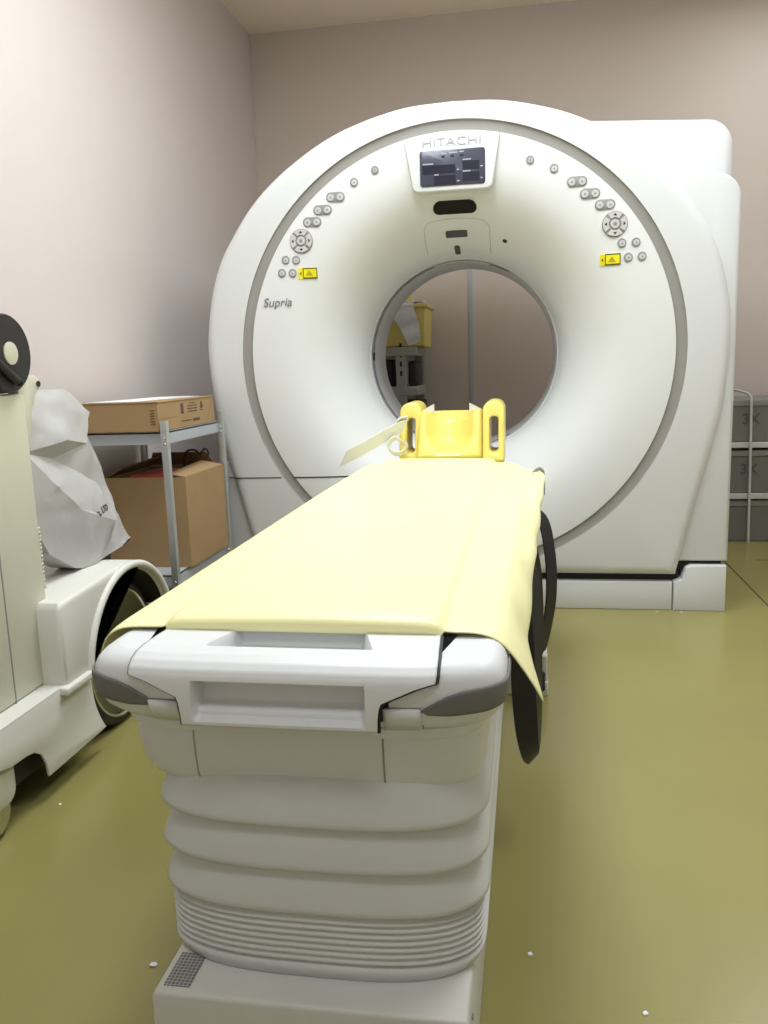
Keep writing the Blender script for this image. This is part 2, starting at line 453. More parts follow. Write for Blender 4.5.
# conforming details on the funnel at the top
RA = [SR[i] for i in range(len(SR))]
ARC = [0.]
for i in range(1, len(SR)): ARC.append(ARC[-1] + math.hypot(SR[i] - SR[i - 1], SY[i] - SY[i - 1]))
def conform(name, poly, r0, th0, off, m, par, rings=3, th=.004):
    """poly: (a,b) metres around (r0,th0): a to the right, b outward along the profile"""
    s0 = interp(r0, SR, ARC); v, f = [], []; k = len(poly)
    def pt(a, b, o):
        s = s0 + b; r = interp(s, ARC, SR); y = interp(s, ARC, SY)
        r2 = interp(s + .004, ARC, SR); y2 = interp(s + .004, ARC, SY); r1 = interp(s - .004, ARC, SR); y1 = interp(s - .004, ARC, SY)
        tx, ty = r2 - r1, y2 - y1; L_ = math.hypot(tx, ty) or 1
        nx, ny = ty / L_, -tx / L_          # towards the viewer / axis
        r += nx * o; y += ny * o
        t = th0 - math.asin(max(-1, min(1, a / r)))
        return (r * math.cos(t), y, 1 + r * math.sin(t))
    ca = sum(p[0] for p in poly) / k; cb = sum(p[1] for p in poly) / k
    v.append(pt(ca, cb, off))
    for g in range(1, rings + 1):
        q = g / rings
        for (a, b) in poly: v.append(pt(ca + (a - ca) * q, cb + (b - cb) * q, off))
    for (a, b) in poly: v.append(pt(a, b, off - th))
    for i in range(k): f.append((0, 1 + i, 1 + (i + 1) % k))
    for g in range(rings):
        for i in range(k):
            f.append((1 + g * k + i, 1 + (g + 1) * k + i, 1 + (g + 1) * k + (i + 1) % k, 1 + g * k + (i + 1) % k))
    return sub(mesh(name, v, f, m, None, 50), par)
TH = PI / 2
conform('laser_window', rrect(-.082, .082, -.027, .027, .0265, 8), .553, TH - .005, .003, M_slot, FUN)
conform('window_rim', rrect(-.088, .088, -.033, .033, .0325, 8), .553, TH - .005, .0012, M_funnel, FUN)
def outline_tube(name, poly, r0, th0, rad, m, par):
    s0 = interp(r0, SR, ARC); P = []
    for (a, b) in poly:
        s = s0 + b; r = interp(s, ARC, SR); y = interp(s, ARC, SY); t = th0 - math.asin(a / r)
        P.append((r * math.cos(t), y - .0003, 1 + r * math.sin(t)))
    return sub(tube(name, P, rad, m, None, 6, False), par)
M_seam = mat('fine_seam', (176, 174, 162), .6)
pl_ = [(.126, -.135)] + rrect(-.126, .126, -.15, .058, (.035, .035, 0, 0), 6)[:14] + [(-.126, -.135)]
dense = []
for i in range(len(pl_) - 1):
    a, b = pl_[i], pl_[i + 1]; n = max(1, int(math.hypot(b[0] - a[0], b[1] - a[1]) / .015))
    for j in range(n): dense.append((a[0] + (b[0] - a[0]) * j / n, a[1] + (b[1] - a[1]) * j / n))
outline_tube('camera_plate', dense, .478, TH - .006, .0011, M_seam, FUN)
conform('sensor_window', rrect(-.042, .042, -.018, .018, .005, 4), .468, TH, .003, M_sens, FUN)
conform('laser_slit', rrect(-.011, .011, -.038, .038, .0105, 5), .418, TH + .012, .003, M_sens, FUN)
conform('screw_hole', rrect(-.009, .009, -.009, .009, .0085, 5), .468, math.radians(66.5), .002, M_dark, FUN)

# ------------------------------------------------------------------ patient couch
K = empty('patient_couch', (-.02, -1.6, 0))
tag(K, 'white motorised patient couch with pleated bellows and handle end in the foreground', 'patient couch')
def kp(o):
    o.parent = K; o.matrix_parent_inverse = Matrix.Translation((.02, 1.6, 0)); return o
CX = -.018
def spow(c, e): return math.copysign(abs(c) ** e, c)
def plan_pts(hw, yf, D, n, yb, cx=CX, na=28):
    """front arc from left to right then straight back"""
    P = [(cx - hw, yb)]
    for i in range(na + 1):
        a = -PI / 2 + PI * i / na
        P.append((cx + hw * spow(math.sin(a), 2 / n), yf + D - D * abs(math.cos(a)) ** (2 / n)))
    P.append((cx + hw, yb)); return P
def loft(name, secs, m, parent=None, cap=True, smooth=50):
    """secs: list of (z, [(x,y)...]) bottom to top"""
    v, f = [], []; k = len(secs[0][1])
    for z, P in secs:
        for (x, y) in P: v.append((x, y, z))
    for i in range(len(secs) - 1):
        for j in range(k):
            f.append((i * k + j, i * k + (j + 1) % k, (i + 1) * k + (j + 1) % k, (i + 1) * k + j))
    if cap: f += [tuple(range(k)), tuple((len(secs) - 1) * k + j for j in range(k))]
    return mesh(name, v, f, m, parent, smooth)
EHW, EYF, ED, EN = .266, -2.334, .085, 4.2
def shellY(x, ins=0):
    u = min(1, abs(x - CX) / (EHW - ins)); return EYF + ins + (ED) * (1 - (1 - u ** EN) ** (1 / EN))
YBK = -2.12
zs = [(.541, .030), (.545, .020), (.556, .010), (.569, .004), (.584, .001), (.597, 0), (.607, .002), (.615, .005), (.622, .011), (.6265, .019), (.628, .026)]
kp(loft('end_cover', [(z, plan_pts(EHW - i, EYF + i, ED, EN, YBK)) for z, i in zs], M_couch))
# tray lip and skirt below
kp(loft('end_tray', [(z, plan_pts(h, y, .11, 4., YBK)) for z, h, y in ((.524, .236, -2.300), (.527, .240, -2.308), (.540, .243, -2.312), (.544, .240, -2.308))], M_couch))
sk = kp(loft('end_skirt', [(z, plan_pts(h, y, .11, 3.6, YBK)) for z, h, y in ((.431, .18, -2.20), (.433, .205, -2.25), (.438, .220, -2.276), (.447, .229, -2.286), (.463, .235, -2.293), (.49, .238, -2.297), (.527, .239, -2.299))], M_couch))
for x in (.096, -.15):
    P = []
    for z, h, y in ((.433, .205, -2.25), (.438, .220, -2.276), (.447, .229, -2.286), (.463, .235, -2.293), (.49, .238, -2.297), (.525, .239, -2.299)):
        u = abs(x - CX) / h; P.append((x, y + .11 * (1 - (1 - u ** 3.6) ** (1 / 3.6)) - .0002, z))
    sub(tube('skirt_seam', P, .0012, M_seam if x < 0 else M_btnd, None, 6), sk)
# handle panel
PXC = -.022
prow = [(-2.19, .632, .183), (-2.22, .6335, .184), (-2.255, .634, .1865), (-2.29, .6335, .1885), (-2.312, .631, .19), (-2.326, .626, .19), (-2.336, .619, .19), (-2.341, .611, .189), (-2.343, .604, .165), (-2.344, .595, .144), (-2.3445, .587, .126), (-2.345, .58, .123), (-2.345, .565, .121), (-2.344, .551, .1205)]
pr = []
for i in range(len(prow) - 1):
    a, b = prow[i], prow[i + 1]; n = max(1, int(math.hypot(a[0] - b[0], a[1] - b[1]) / .0025))
    for j in range(n): pr.append(tuple(a[k] + (b[k] - a[k]) * j / n for k in range(3)))
pr.append(prow[-1])
def panel(name, grow, off, m, recess, par):
    v, f = [], []
    for (y, z, h) in pr:
        hw = interp(y, [-2.30, -2.287, -2.222], [.107, .107, .087])
        H_ = h + grow
        segs = [(-H_, -hw - .0005, 24), (-hw - .0005, -hw + .006, 4), (-hw + .006, hw - .006, 50), (hw - .006, hw + .0005, 4), (hw + .0005, H_, 24)]
        xs = [a_ + (b_ - a_) * q / n_ for (a_, b_, n_) in segs for q in range(n_)] + [H_]
        NX = len(xs) - 1
        for x in xs:
            u = min(1, abs(x) / EHW); front = ED * (1 - (1 - u ** EN) ** (1 / EN)) * sstep(-2.24, -2.33, y)
            yy = y + front; z2 = z
            if recess:
                side = 1 - sstep(hw - .006, hw, abs(x))
                k = sstep(-2.290, -2.284, y) * (1 - sstep(-2.222, -2.216, y)) * side
                z2 = z - .022 * k
                if y < -2.33:
                    k2 = side * sstep(.5575, .5615, z) * (1 - sstep(.602, .607, z))
                    yy += interp(z, [.561, .568, .574, .587, .607], [.010, .012, .028, .032, .032]) * k2
            v.append((PXC + x, yy + off, z2 - (.002 if off > 0 else 0)))
    k = NX + 1
    for i in range(len(pr) - 1):
        for j in range(NX): f.append((i * k + j, i * k + j + 1, (i + 1) * k + j + 1, (i + 1) * k + j))
    o = mesh(name, v, f, m, None, 50); return o
for sd in (-1, 1):
    tp_ = [(x, y) for (x, y) in plan_pts(EHW - .026, EYF + .026, ED, EN, YBK) if sd * (x - PXC) > .19]
    cpv = [(PXC + sd * .186, -2.302, .628), (PXC + sd * .208, -2.20, .628), (PXC + sd * .212, YBK, .628)]
    tp_ = sorted(tp_, key=lambda q: q[1])
    vv = [cpv[0]] + [(x, y, .628) for x, y in tp_] + [cpv[2], cpv[1]]
    kp(mesh('corner_cap', vv, [tuple(range(len(vv)))], M_couch, None, 30))
gk = kp(panel('panel_gap', .0035, .0045, M_dark, False, None))
# keep the gap strip from showing through the grip recess: cut it to a frame
bm = bmesh.new(); bm.from_mesh(gk.data)
kill = [fc for fc in bm.faces if abs(fc.calc_center_median().x - PXC) < .112 and fc.calc_center_median().z < .632 and fc.calc_center_median().y < -2.30 and fc.calc_center_median().z > .554] + [fc for fc in bm.faces if abs(fc.calc_center_median().x - PXC) < .115 and fc.calc_center_median().y > -2.30]
bmesh.ops.delete(bm, geom=kill, context='FACES'); bm.to_mesh(gk.data); bm.free()
hp = kp(panel('handle_panel', 0, 0, M_couch, True, None))
md = hp.modifiers.new('thick', 'SOLIDIFY'); md.thickness = .004; md.offset = -1
# cut the end cover behind the recesses: a slot in the shell front and top
bm = bmesh.new(); bm.from_mesh(bpy.data.objects['end_cover'].data)
kill = [fc for fc in bm.faces if abs(fc.calc_center_median().x - PXC) < .118 and fc.calc_center_median().y < -2.2 and fc.calc_center_median().z > .555]
bmesh.ops.delete(bm, geom=kill, context='FACES'); bm.to_mesh(bpy.data.objects['end_cover'].data); bm.free()
# grey bumpers at the corners
def bumper(side):
    v, f = [], []; NU, NV = 40, 8
    # arc parameter a from tip on the front round to the side
    for i in range(NU + 1):
        t = i / NU
        a0_ = math.asin((.168 / EHW) ** (EN / 2)); a = a0_ + (PI / 2 - a0_) * min(1, t / .72)
        bx = EHW * spow(math.sin(a), 2 / EN); by = EYF + ED - ED * abs(math.cos(a)) ** (2 / EN)
        if t > .72: by += (t - .72) / .28 * .035
        zt = interp(bx, [.168, .173, .195, .215, .245, EHW], [.574, .579, .592, .599, .602, .603]); zb = interp(bx, [.168, .174, .20, .245, EHW], [.574, .5695, .568, .571, .576])
        if t > .72: zt += (t - .72) * .01; zb += (t - .72) * .02
        for j in range(NV + 1):
            z = zb + (zt - zb) * j / NV
            ins = interp(z, [.556, .569, .584, .597, .607], [.010, .004, .001, 0, .002])
            s = (EHW + .0016 - ins) / EHW
            v.append((CX + side * bx * s, by + (ins - .0016) * abs(math.cos(a)), z))
    k = NV + 1
    for i in range(NU):
        for j in range(NV): f.append((i * k + j, i * k + j + 1, (i + 1) * k + j + 1, (i + 1) * k + j))
    o = kp(mesh('corner_bumper', v, f, M_bump, None, 60))
    md = o.modifiers.new('thick', 'SOLIDIFY'); md.thickness = .003; md.offset = 0
for s in (-1, 1): bumper(s)
def latch(x0, x1, z0, z1):
    v, f = [], []; N = 8
    zz = [z0, (z0 + z1) / 2, z1]
    for z in zz:
        ins = interp(z, [.541, .545, .556, .569, .584], [.030, .020, .010, .004, .001])
        for i in range(N + 1):
            x = x0 + (x1 - x0) * i / N; v.append((x, shellY(x, ins) - .0025, z))
    k = N + 1
    for r_ in range(2):
        for j in range(N): f.append((r_ * k + j, r_ * k + j + 1, (r_ + 1) * k + j + 1, (r_ + 1) * k + j))
    o = kp(mesh('corner_latch', v, f, M_couch, None, 60)); md = o.modifiers.new('t', 'SOLIDIFY'); md.thickness = .004; md.offset = 0
    # shadow line around it
    P = []
    for (x, z) in ((x0, z0), (x0, z1), (x1, z1), (x1, z0)):
        ins = interp(z, [.541, .545, .556, .569, .584], [.030, .020, .010, .004, .001]); P.append((x, shellY(x, ins) - .001, z))
    sub(tube('latch_gap', P, .0015, M_btnd, None, 6), o)
latch(-.190, -.150, .545, .577); latch(.104, .148, .545, .577)

# bellows
secs = []
def bell(z, ins): secs.append((z, ins))
for (z, i) in ((.187, .012), (.199, .006), (.2045, .006), (.207, .012), (.209, .02)): bell(z, i)
for k in range(7):
    z0 = .210 + k * .0092
    for (dz, i) in ((0, .016), (.0015, .009), (.004, .006), (.0065, .009), (.0085, .016)): bell(z0 + dz, i)
bell(.2765, .016)
for k in range(3):
    z0 = .2785 + k * .0605
    for (dz, i) in ((0, .012), (.001, .004), (.005, 0), (.011, .001), (.022, .005), (.036, .010), (.050, .016), (.0595, .022)): bell(z0 + dz, i)
bell(.47, .034)
def bp(i, z):
    # slightly bowed front, crumpled a little
    P = plan_pts(.227 - i, -2.308 + i * .5, .115, 3.1, -1.25, -.006)
    return P
kp(loft('bellows', [(z, bp(i, z)) for z, i in secs], M_bell, None, True, 80))
# base box
kb = kp(prism('base_box', [(-.209, -2.352), (.199, -2.352), (.199, -.95), (-.209, -.95)], 'Z', .0, .186, M_base, None, .007, 3))
def grille():
    m = bpy.data.materials.new('louvre_plate'); m.use_nodes = True; nt = m.node_tree; b = nt.nodes['Principled BSDF']
    tc = nt.nodes.new('ShaderNodeTexCoord'); br_ = nt.nodes.new('ShaderNodeTexBrick')
    br_.offset = 0; br_.inputs['Scale'].default_value = 90; br_.inputs['Color1'].default_value = (.13, .125, .13, 1); br_.inputs['Color2'].default_value = (.17, .165, .17, 1)
    br_.inputs['Mortar'].default_value = (.42, .41, .40, 1); br_.inputs['Mortar Size'].default_value = .07; br_.inputs['Brick Width'].default_value = .5; br_.inputs['Row Height'].default_value = .5
    nt.links.new(tc.outputs['Object'], br_.inputs['Vector']); nt.links.new(br_.outputs['Color'], b.inputs['Base Color']); b.inputs['Roughness'].default_value = .6
    return m
sub(box('rating_plate', -.198, -.163, -2.34, -2.279, .1855, .1875, grille()), kb)
bm = bmesh.new()
bmesh.ops.create_cone(bm, cap_ends=True, segments=12, radius1=.004, radius2=.004, depth=.004, matrix=Matrix.Translation((.1995, -2.30, .15)) @ Matrix.Rotation(PI / 2, 4, 'Y'))
sub(from_bm('screw', bm, M_btnd, None), kb)
# foot plate at the gantry end
fp = kp(box('foot_plate', -.33, .328, -.885, -.30, 0, .045, M_base, None, .006))
kp(box('foot_block', .262, .326, -.88, -.72, .04, .125, M_base, None, .006))
bm = bmesh.new()
bmesh.ops.create_cone(bm, cap_ends=True, segments=16, radius1=.017, radius2=.017, depth=.05, matrix=Matrix.Translation((.302, -.893, .05)) @ Matrix.Rotation(0, 4, 'X'))
bmesh.ops.create_cone(bm, cap_ends=True, segments=16, radius1=.009, radius2=.009, depth=.06, matrix=Matrix.Translation((.302, -.893, .095)))
sub(from_bm('levelling_bolt', bm, M_dark, None), fp)
# table top and frame
kp(box('couch_frame', -.19, .155, -2.16, -.62, .44, .585, M_couch, None, .02))
kp(box('tabletop', -.235, .20, -2.17, -.36, .585, .617, M_couch, None, .01))
kp(box('lift_column', -.17, .14, -1.2, -.55, .05, .46, M_base, None, .01))
kp(tube('side_rail', catmull([(.258, -1.9, .575), (.262, -1.2, .578), (.275, -.60, .60), (.302, -.47, .618), (.318, -.455, .612), (.322, -.455, .585), (.322, -.458, .53)], 6), .005, M_btnd, None, 8))

# ------------------------------------------------------------------ yellow mattress cover
def cover_mesh():
    v, f = [], []; NY = 70
    for i in range(NY + 1):
        t = i / NY; y = -2.222 + t * (2.222 - .40)
        hr = interp(y, [-2.222, -2.17, -2.05, -1.6, -1.0, -.5, -.40], [.291, .280, .270, .284, .305, .326, .318])
        hl = -interp(y, [-2.222, -2.15, -1.6, -1.0, -.5, -.40], [.318, .305, .305, .31, .32, .312])
        wob = .004 * math.sin(y * 11) + .003 * math.sin(y * 23 + 1)
        zr = interp(y, [-2.222, -2.17, -2.0, -1.4, -.5, -.40], [.536, .555, .575, .575, .583, .595]) + wob
        zl = interp(y, [-2.222, -2.1, -.5, -.40], [.550, .565, .583, .6]) + wob
        end = max(0, (y + .44) / .04); ez = -.012 * end ** 2
        fr = -.004 * max(0, 1 - (y + 2.222) / .03) ** 2
        er = interp(y, [-2.222, -1.0, -.40], [.228, .245, .232]); el = interp(y, [-2.222, -1.0, -.40], [-.284, -.286, -.275])
        prof = [(hl, zl), (hl + .006, zl + .02), (el - .022, .610), (el - .010, .624), (el + .004, .6315), (el + .02, .6345), (-.236, .635), (-.222, .635), (-.214, .6355), (-.208, .640), (-.203, .6465), (-.196, .650), (-.18, .651), (-.10, .6515), (-.02, .652), (.06, .6515), (.138, .651), (.152, .650), (.159, .6455), (.164, .638), (.172, .636), (.182, .636), (.195, .636), (er - .02, .6355), (er - .004, .632), (er + .010, .624), (er + .022, .610), (hr - .008, zr + .02), (hr, zr)]
        for q, (x, z) in enumerate(prof):
            amp = 0
            if q > 23: amp = .004 * math.sin(y * 17 + q) * (q - 23) / 5
            v.append((x + amp * .5, y, z + ez + fr + (.0015 * math.sin(y * 8 + x * 9) if 8 < q < 20 else 0)))
    k = 29
    for i in range(NY):
        for j in range(k - 1): f.append((i * k + j, i * k + j + 1, (i + 1) * k + j + 1, (i + 1) * k + j))
    # front face of the raised pad, closing down to the couch end
    b = len(v)
    for j in range(9, 20):
        x, y, z = v[j]; v.append((x, y - .004, z - .006)); v.append((x, y - .003, .632))
    for n_, j in enumerate(range(9, 19)):
        f.append((j, j + 1, b + 2 * n_ + 2, b + 2 * n_)); f.append((b + 2 * n_, b + 2 * n_ + 2, b + 2 * n_ + 3, b + 2 * n_ + 1))
    # far end drop
    b2 = len(v)
    for j in range(k):
        x, y, z = v[NY * k + j]; v.append((x * .99, y + .012, z - .02))
    for j in range(k - 1): f.append((NY * k + j, NY * k + j + 1, b2 + j + 1, b2 + j))
    return v, f
v, f = cover_mesh()
cv = mesh('mattress_cover', v, f, M_pad, None, 70)
md = cv.modifiers.new('thick', 'SOLIDIFY'); md.thickness = .004; md.offset = 1
md = cv.modifiers.new('sub', 'SUBSURF'); md.levels = 1; md.render_levels = 1
tag(cv, 'pale yellow vinyl mattress cover draped over the patient couch', 'mattress cover')

# ------------------------------------------------------------------ head holder
H = empty('head_holder', (.02, -.33, .617))
tag(H, 'bright yellow padded head holder with slotted side arms at the far couch end', 'head holder')
def hpn(o):
    o.parent = H; o.matrix_parent_inverse = Matrix.Translation((-.02, .33, -.617)); return o
hpn(box('holder_base', -.17, .19, -.352, -.12, .617, .652, M_head, None, .008))
def arm(x0, x1, lean):
    # rounded arm with an upright slot, extruded front to back
    outer = rrect(x0, x1, .636, .838, (.034, .034, .008, .008), 10)
    xm = (x0 + x1) / 2
    inner = rrect(xm - .013, xm + .017, .665, .785, .0125, 10)
    bm = bmesh.new()
    n = len(outer)
    # angular matching of the two loops: both have the same number of points
    for (y, flip) in ((-.375, 0), (-.25, 1)):
        pass
    def ring(P, y): return [bm.verts.new((p[0], y + (p[1] - .64) * lean, p[1])) for p in P]
    a0, a1 = ring(outer, -.378), ring(outer, -.20); b0, b1 = ring(inner, -.378), ring(inner, -.20)
    m_ = len(inner)
    for i in range(n):
        j = (i + 1) % n
        bm.faces.new((a0[i], a0[j], a1[j], a1[i])); bm.faces.new((b0[i], b1[i], b1[j], b0[j]))
        bm.faces.new((a0[i], b0[i], b0[j], a0[j])); bm.faces.new((a1[i], a1[j], b1[j], b1[i]))
    bmesh.ops.recalc_face_normals(bm, faces=bm.faces)
    es = [e for e in bm.edges if len(e.link_faces) == 2 and e.calc_face_angle(0) > 1.0]
    bmesh.ops.bevel(bm, geom=es, offset=.007, segments=3, profile=.5, affect='EDGES')
    return hpn(from_bm('side_arm', bm, M_head, None, 60))
arm(-.172, -.097, .35); arm(.117, .192, .35)
v, f = [], []
NX, NV = 36, 30
for j in range(NV + 1):
    t = j / NV
    for i in range(NX + 1):
        c = -1 + 2 * i / NX; x = .0 + c * .112
        # slanted pad: bottom front to top back, then back slab
        y = -.405 + .085 * t; z = .648 + .162 * t
        wv = .74 * (.55 + .45 * sstep(.02, .5, t)); dent = max(0, 1 - (abs(c) / wv) ** 2.4) * sstep(.07, .36, t)
        y2 = y + .062 * dent; z2 = z - .028 * dent * sstep(.75, 1, t)
        edge = max(sstep(.88, 1, abs(c)), 1 - sstep(0, .07, t))
        y2 += .018 * edge ** 2
        v.append((x + .003, y2, z2))
k = NX + 1
for j in range(NV):
    for i in range(NX): f.append((j * k + i, j * k + i + 1, (j + 1) * k + i + 1, (j + 1) * k + i))
b = len(v)
for j in range(NV + 1):
    t = j / NV
    for i in range(NX + 1):
        c = -1 + 2 * i / NX
        v.append((.003 + c * .112, -.20, .648 + .154 * t))
for j in range(NV):
    for i in range(NX): f.append((b + j * k + i, b + (j + 1) * k + i, b + (j + 1) * k + i + 1, b + j * k + i + 1))
for i in range(NX):
    f.append((i, b + i, b + i + 1, i + 1)); f.append((NV * k + i, NV * k + i + 1, b + NV * k + i + 1, b + NV * k + i))
for j in range(NV):
    f.append((j * k, (j + 1) * k, b + (j + 1) * k, b + j * k)); f.append((j * k + NX, b + j * k + NX, b + (j + 1) * k + NX, (j + 1) * k + NX))
hpn(mesh('head_cradle', v, f, M_head, None, 55))
for s in (-1, 1):
    hpn(prism('strap_tab', [(.008 + s * .062, .80), (.008 + s * .112, .795), (.008 + s * .10, .812), (.008 + s * .062, .832)], 'Y', -.292, -.286, M_strapw))
st = hpn(ribbon('chin_strap', [(-.145, -.385, .765), (-.175, -.415, .752), (-.225, -.45, .725), (-.285, -.475, .693), (-.325, -.49, .674), (-.345, -.495, .665)],
       [(.010, 0, .022), (.011, 0, .025), (.012, .0, .028), (.013, .0, .028), (.013, .0, .028), (.013, .0, .027)], .003, M_strapw))
hpn(ribbon('strap_loop', [(-.150, -.385, .70), (-.175, -.42, .725), (-.20, -.43, .70), (-.185, -.41, .672), (-.155, -.39, .672), (-.140, -.382, .70)],
       [(.0, -.012, .008)] * 6, .003, M_strapw))
hpn(ribbon('strap_loop', [(-.135, -.383, .79), (-.16, -.40, .785), (-.172, -.405, .765), (-.16, -.395, .75)], [(.0, -.012, .008)] * 4, .003, M_strapw))

# ------------------------------------------------------------------ black straps hanging on the right of the couch
def strap(label, pts, wid):
    o = ribbon('restraint_strap', pts, wid, .004, M_strapk)
    return tag(o, label, 'strap', 'black restraint straps hanging beside the couch')
strap('black restraint strap looped lowest at the right of the couch, nearest the handle end',
      [(.205, -1.62, .575), (.250, -1.625, .55), (.258, -1.63, .45), (.262, -1.64, .33), (.268, -1.645, .24), (.277, -1.640, .185), (.284, -1.61, .172), (.288, -1.58, .20), (.289, -1.55, .32), (.285, -1.52, .45), (.270, -1.51, .55), (.205, -1.51, .578)],
      [(.0, .022, 0), (.014, .018, 0), (.022, .008, 0), (.024, .004, 0), (.021, .010, .003), (.014, .019, .004), (.008, .022, 0), (.008, .022, 0), (.01, .02, 0), (.012, .02, 0), (.012, .02, 0), (0, .022, 0)])
strap('black restraint strap hanging further back beside the foot block, nearest the gantry',
      [(.205, -1.16, .578), (.262, -1.15, .555), (.288, -1.12, .45), (.296, -1.08, .30), (.294, -1.05, .22), (.300, -1.02, .175), (.314, -.98, .20), (.334, -.95, .32), (.330, -.93, .45), (.300, -.91, .55), (.205, -.90, .578)],
      [(.0, .022, 0), (.012, .02, 0), (.014, .018, 0), (.014, .018, 0), (.012, .018, 0), (.010, .02, 0), (.012, .02, 0), (.014, .018, 0), (.014, .018, 0), (.012, .02, 0), (0, .022, 0)])

# ------------------------------------------------------------------ mobile x-ray unit (left edge)
X_ = empty('mobile_xray_unit', (-1.0, -1.6, 0))
tag(X_, 'cream mobile x-ray unit with large mirrored wheel at the left edge', 'x-ray machine')
def xp(o):
    o.parent = X_; o.matrix_parent_inverse = Matrix.Translation((1.0, 1.6, 0)); return o
# base slab with caster arch and wheel arch cut (Y,Z polygon)
WY, WZ, WR = -1.16, .207, .205
def arc(cy, cz, r, a0, a1, n=14): return [(cy + r * math.cos(math.radians(a0 + (a1 - a0) * i / n)), cz + r * math.sin(math.radians(a0 + (a1 - a0) * i / n))) for i in range(n + 1)]
slab = [(-2.1, .2425), (-2.1, .165), (-1.80, .165)]
slab = [(-2.1, .2425), (-2.1, .165), (-1.775, .160), (-1.73, .150)] + [(-1.68, .148), (-1.65, .142), (-1.625, .125), (-1.61, .095), (-1.605, .062)] + [(-1.365, .062)] + arc(WY, WZ, .228, 219, 180, 8) + [(-1.39, .2425)]
xp(prism('base_slab', slab, 'X', -.827, -.82, M_xw, None, .002))
xp(box('chassis_shade', -1.28, -.829, -2.1, -1.40, .19, .243, M_dark))  # dark body stands in for the shade under the slab
xp(box('base_deck', -1.28, -.8205, -2.1, -1.392, .2425, .2455, M_xw))
# column
xp(box('column', -1.22, -.872, -2.05, -1.462, .2455, .936, M_cream, None, .008))
xp(box('panel_seam', -.8735, -.8712, -1.624, -1.620, .246, .80, M_btnd))
xp(box('panel_seam', -.8735, -.8712, -2.0, -1.622, .798, .802, M_btnd)) if False else None
# fender over the wheel
fen = [(-1.512, .23), (-1.512, .43), (-1.500, .445)] + [(-1.40, .452), (-1.25, .462), (-1.14, .462), (-1.06, .446), (-.99, .408), (-.935, .34), (-.915, .28)] + [(-.945, .28)] + arc(WY, WZ, .232, 20, 174, 20) + [(-1.395, .23)]
fd = xp(prism('wheel_fender', fen, 'X', -1.25, -.812, M_xw, None, .012, 3))
# raised lip round the arch
v, f = tube_vf([(-.812, p[0], p[1]) for p in arc(WY, WZ, .246, 22, 172, 28)], .011, 10)
sub(mesh('arch_lip', v, f, M_xw, None, 60), fd)
sub(box('fender_foot', -.885, -.800, -1.53, -1.40, .226, .246, M_xw, None, .006), fd)
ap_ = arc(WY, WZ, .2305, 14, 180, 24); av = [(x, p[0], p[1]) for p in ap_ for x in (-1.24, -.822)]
sub(mesh('arch_shade_liner', av, [(2 * i, 2 * i + 1, 2 * i + 3, 2 * i + 2) for i in range(len(ap_) - 1)], M_dark, None, 60), fd)  # black surface paints in the shade above the tyre
sub(box('arch_shade_backing', -1.24, -.94, -1.37, -1.0, .06, .38, M_dark), fd)  # black box put in as the shade behind the wheel
def lathe_x(name, prof, cy, cz, m, par, n=64, smooth=50, closed=False):
    v, f = [], []
    for i in range(n):
        a = 2 * PI * i / n
        for (x, r) in prof: v.append((x, cy + r * math.cos(a), cz + r * math.sin(a)))
    k = len(prof)
    for i in range(n):
        i2 = (i + 1) % n
        for j in range(k - 1): f.append((i * k + j, i * k + j + 1, i2 * k + j + 1, i2 * k + j))
    if closed:
        for i in range(n): f.append((i * k + k - 1, i * k, ((i + 1) % n) * k, ((i + 1) % n) * k + k - 1))
    else:
        f += [tuple(i * k for i in range(n)), tuple(i * k + k - 1 for i in range(n))]
    return mesh(name, v, f, m, None, smooth)
wh = xp(lathe_x('drive_wheel', [(-.93, .10), (-.93, .195), (-.922, .205), (-.875, .205), (-.860, .200), (-.852, .188), (-.853, .176), (-.862, .17), (-.87, .10)], WY, WZ, M_tyre, None))
sub(lathe_x('hub_cover', [(-.875, .172), (-.858, .174), (-.853, .171), (-.8555, .165), (-.856, .10), (-.856, .002)], WY, WZ, M_hub, None), wh)
sub(lathe_x('hub_rim', [(-.866, .170), (-.853, .171), (-.849, .175), (-.851, .180), (-.866, .181)], WY, WZ, M_chrome, None, closed=True), wh)
# front caster
ca = xp(lathe_x('caster', [(-.872, .02), (-.872, .05), (-.868, .058), (-.848, .058), (-.842, .05), (-.842, .02)], -1.775, .058, M_tyre, None, 32))
sub(lathe_x('caster_disc', [(-.843, .046), (-.838, .044), (-.838, .004)], -1.775, .058, M_chrome, None, 32), ca)
sub(prism('caster_fork', rrect(-1.86, -1.715, .07, .20, .03, 5), 'X', -.838, -.83, M_cream, None, .002), ca)
sub(prism('caster_fork', rrect(-1.86, -1.715, .07, .20, .03, 5), 'X', -.885, -.877, M_cream, None, .002), ca)
xp(box('caster_arch_shade', -1.2, -.856, -1.70, -1.42, .075, .2, M_dark))  # shade inside the caster arch, given as a black block
